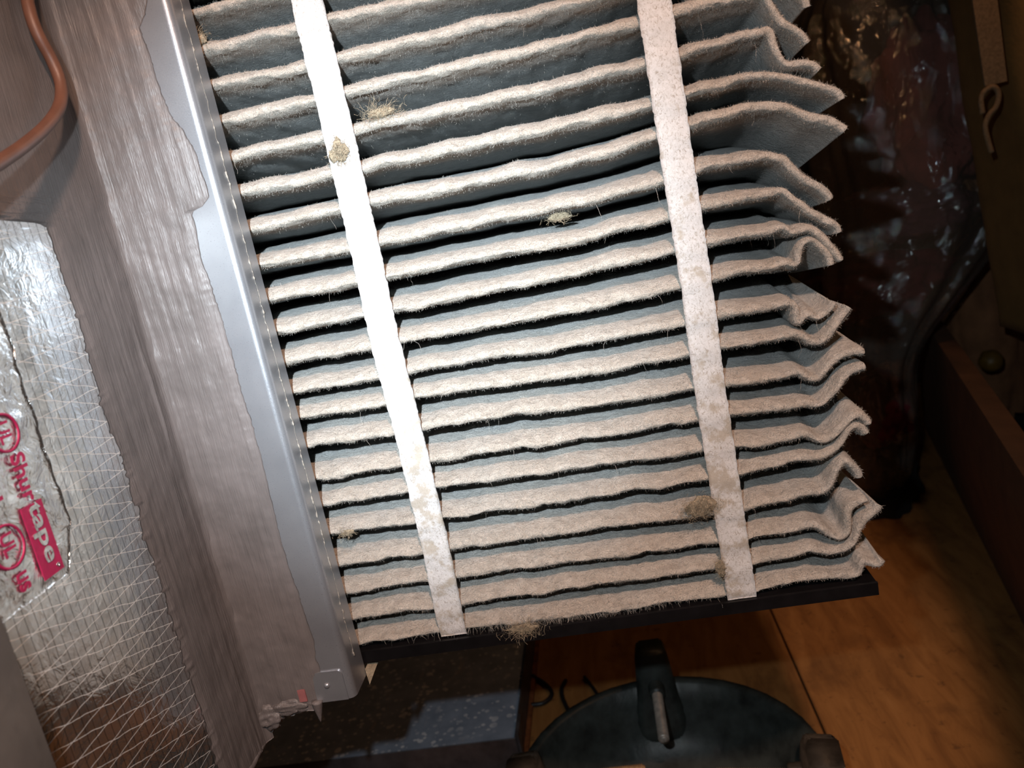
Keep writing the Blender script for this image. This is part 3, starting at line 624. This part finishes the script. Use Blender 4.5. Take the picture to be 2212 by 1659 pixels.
# ------------------------------------------------------------------ cables behind the stand
def cable(px, label, r=.0035):
    P = catmull([pw(x, y, 2, FZ + .0045) for x, y in px], 60); tag(tube('black_cable', P, r, M['cable'], None, 8), label, 'cable')
cable([(1150, 1460), (1180, 1480), (1192, 1500), (1175, 1518), (1148, 1523)], 'black cable looping beside the drain pan edge')
cable([(1222, 1470), (1213, 1490), (1218, 1515), (1235, 1545), (1260, 1562)], 'black cable running down behind the tree stand rim')
cable([(1262, 1462), (1280, 1485), (1298, 1512), (1310, 1530)], 'black cable nearest the upright screw bracket', .0028)

# ------------------------------------------------------------------ open cardboard box on the right
bx = empty('open_cardboard_box', (.75, .75, FZ), 'open brown cardboard box with a flared flap at right', 'cardboard box')
def hexa(name, lo4, hi4, mat, lab=None):
    me = bpy.data.meshes.new(name); me.from_pydata(list(lo4) + list(hi4), [], [(3, 2, 1, 0), (4, 5, 6, 7), (0, 1, 5, 4), (1, 2, 6, 5), (2, 3, 7, 6), (3, 0, 4, 7)]); me.update()
    o = link(name, me, mat, bx, False)
    if lab: o['label'] = lab
RZ = -.42
bA, bB, tA, tB = (.435, .18), (.732, 1.46), (.390, .18), (.722, 1.46)
hexa('box_side', [(*bA, FZ + .001), (bA[0] + .006, bA[1], FZ + .001), (bB[0] + .006, bB[1], FZ + .001), (*bB, FZ + .001)], [(*tA, RZ), (tA[0] + .006, tA[1], RZ), (tB[0] + .006, tB[1], RZ), (*tB, RZ)], M['card'])
hexa('box_flap', [(tA[0], tA[1], RZ + .0005), (tA[0] + .034, tA[1], RZ - .004), (tB[0] + .034, tB[1], RZ - .004), (tB[0], tB[1], RZ + .0005)], [(tA[0], tA[1], RZ + .006), (tA[0] + .034, tA[1], RZ + .002), (tB[0] + .034, tB[1], RZ + .002), (tB[0], tB[1], RZ + .006)], M['card'], 'flap folded inward along the rim')
hexa('box_side', [(.740, 1.455, FZ + .001), (1.25, 1.33, FZ + .001), (1.25, 1.337, FZ + .001), (.740, 1.462, FZ + .001)], [(.730, 1.455, RZ), (1.25, 1.33, RZ), (1.25, 1.337, RZ), (.730, 1.462, RZ)], M['card'])
hexa('box_floor', [(.46, .2, FZ + .0012), (1.2, .1, FZ + .0012), (1.24, 1.32, FZ + .0012), (.745, 1.45, FZ + .0012)], [(.46, .2, FZ + .006), (1.2, .1, FZ + .006), (1.24, 1.32, FZ + .006), (.745, 1.45, FZ + .006)], M['card'])
def garment(name, c, rad, mat, seed, label, amp=.28, fq=3.0, cat='clothing', parent=None):
    o = blob(name, c, rad, M[mat], parent, seed, amp, 44, fq, 4)
    return tag(o, label, cat) if parent is None else o
garment('dark_garment', (.83, .70, -.61), (.16, .30, .10), 'blackcloth', 71, 'black bundle lying inside the open cardboard box')
tag(blob('yellow_ball', tuple(pw(2140, 780, 2, -.485)), (.022, .022, .022), mat_plain('yellow_plastic', (.14, .075, .01), .5), None, 5, .06, 16), 'small yellow object on the black bundle in the box', 'ball')

# ------------------------------------------------------------------ clear bag of clothes, canvas bag
def pile(name, px, py, Y, rx, rz, ry, mat, seed, label, amp=.22, fq=2.6, cat='clothing'):
    """a crumpled garment, centred on the ray through (px,py) at depth Y, half sizes in metres"""
    return garment(name, pw(px, py, 1, Y), (rx, ry, rz), mat, seed, label, amp, fq, cat)
pile('red_garment', 2010, 235, 1.06, .105, .155, .085, 'pink', 3, 'dusty red knit garment high in the clear bag')
pile('plum_garment', 1960, 455, 1.06, .12, .055, .09, 'plum', 12, 'plum garment folded below the red knit')
pile('black_garment', 1800, 230, 1.20, .09, .24, .10, 'blackcloth', 23, 'black garment hanging behind the frayed filter ends')
pile('navy_garment', 1835, 490, 1.07, .055, .045, .08, 'navy', 31, 'navy blue garment bulging beside the plum garment')
pile('maroon_garment', 1870, 620, 1.08, .15, .06, .09, 'maroon', 44, 'maroon cloth across the middle of the clear bag')
pile('charcoal_garment', 1855, 740, 1.08, .11, .055, .09, 'blackcloth', 47, 'black cloth between the maroon and the olive cloth')
pile('olive_garment', 1820, 830, 1.08, .06, .045, .08, 'olive', 53, 'olive cloth peeping out right of the filter ends')
pile('crimson_garment', 1885, 880, 1.05, .065, .075, .09, 'maroon', 61, 'crimson cloth near the bottom of the clear bag')
pile('dark_bedding', 1870, 1050, 1.10, .10, .085, .10, 'blackcloth', 67, 'black cloth at the very bottom of the clear bag')
def bag():
    n, m = 160, 160; th = np.linspace(.02, np.pi - .02, n); ph = np.linspace(0, 2 * np.pi, m, endpoint=False)
    T, P = np.meshgrid(th, ph); ct, st = np.cos(T), np.sin(T)
    f = lambda v, e: np.sign(v) * np.abs(v) ** e
    X = f(np.cos(P), .6) * f(st, .55); Y = f(np.sin(P), .6) * f(st, .55); Z = f(ct, .75)
    crease = np.abs(fbm(P * 3.5 + Z, T * 1.0, 0, 7, 4)); kk = 1 + .06 * fbm(X * 3, Y * 3, Z * 3, 4, 3) + .09 * crease
    zw = -.235 + .51 * Z; g = np.clip((zw + .47) / .35, 0, 1); g = g * g * (3 - 2 * g)
    V = np.stack([.465 + .125 * g + (.105 + .115 * g) * X * kk, 1.12 + .17 * Y * kk, zw], -1)
    o = link('clear_plastic_bag', mesh_np('clear_plastic_bag', V.reshape(-1, 3), gridq(m, n, 0, True, True)), M['clear'])
    return tag(o, 'tall clear plastic bag stuffed with dark clothes behind the filter', 'plastic bag')
bag()
cb = empty('canvas_bag', (.77, .80, -.38), 'tall brown canvas bag with a webbing strip hanging at the right', 'bag')
nzz, npp = 60, 80; zz_ = np.linspace(-.38, .55, nzz); pp = np.linspace(0, 2 * np.pi, npp, endpoint=False)
Zg, Pp = np.meshgrid(zz_, pp); rr = lambda v, e: np.sign(v) * np.abs(v) ** e
V = np.stack([.772 - .085 * Zg + .145 * rr(np.cos(Pp), .35) * (1 + .02 * fbm(Zg / .1, Pp, 0, 4)), .80 + .12 * rr(np.sin(Pp), .35), Zg + .01 * np.cos(Pp * 2)], -1)
Vt = V.reshape(-1, 3); kb = len(Vt); Vt = np.concatenate([Vt, [[.80, .80, -.38], [.73, .80, .56]]]); ii = np.arange(npp)
Tt = np.concatenate([np.stack([np.full(npp, kb), ii * nzz, ((ii + 1) % npp) * nzz], -1), np.stack([np.full(npp, kb + 1), ((ii + 1) % npp) * nzz + nzz - 1, ii * nzz + nzz - 1], -1)])
link('bag_body', mesh_np('bag_body', Vt, gridq(npp, nzz, 0, True, True), Tt), M['canvas'], cb)
def webstrip(pts, Y, name, th=.004):
    P = [pw(x, y, 1, Y) for x, y in pts]; n = len(P); V = [tuple(p) for p in P] + [tuple(p + np.array([0, th, 0])) for p in P]
    me = bpy.data.meshes.new(name); me.from_pydata(V, [], [tuple(range(n))[::-1], tuple(range(n, 2 * n))] + [(i, (i + 1) % n, n + (i + 1) % n, n + i) for i in range(n)]); me.update()
    return link(name, me, M['web'], cb, False)
webstrip([(2095, -40), (2150, -40), (2176, 175), (2128, 186)], .672, 'webbing_strip')
P = catmull([pw(x, y, 1, .672) for x, y in [(2122, 246), (2119, 215), (2128, 196), (2147, 188), (2157, 204), (2152, 230), (2137, 248), (2128, 272), (2133, 300), (2142, 330)]], 60); tube('webbing_loop', P, .0038, M['web'], cb, 8)
garment('brown_cloth_bundle', (.80, 1.28, -.42), (.085, .10, .33), 'brownc', 83, 'brown cloth bundle standing between the clear bag and the canvas bag', .10, 2.0)
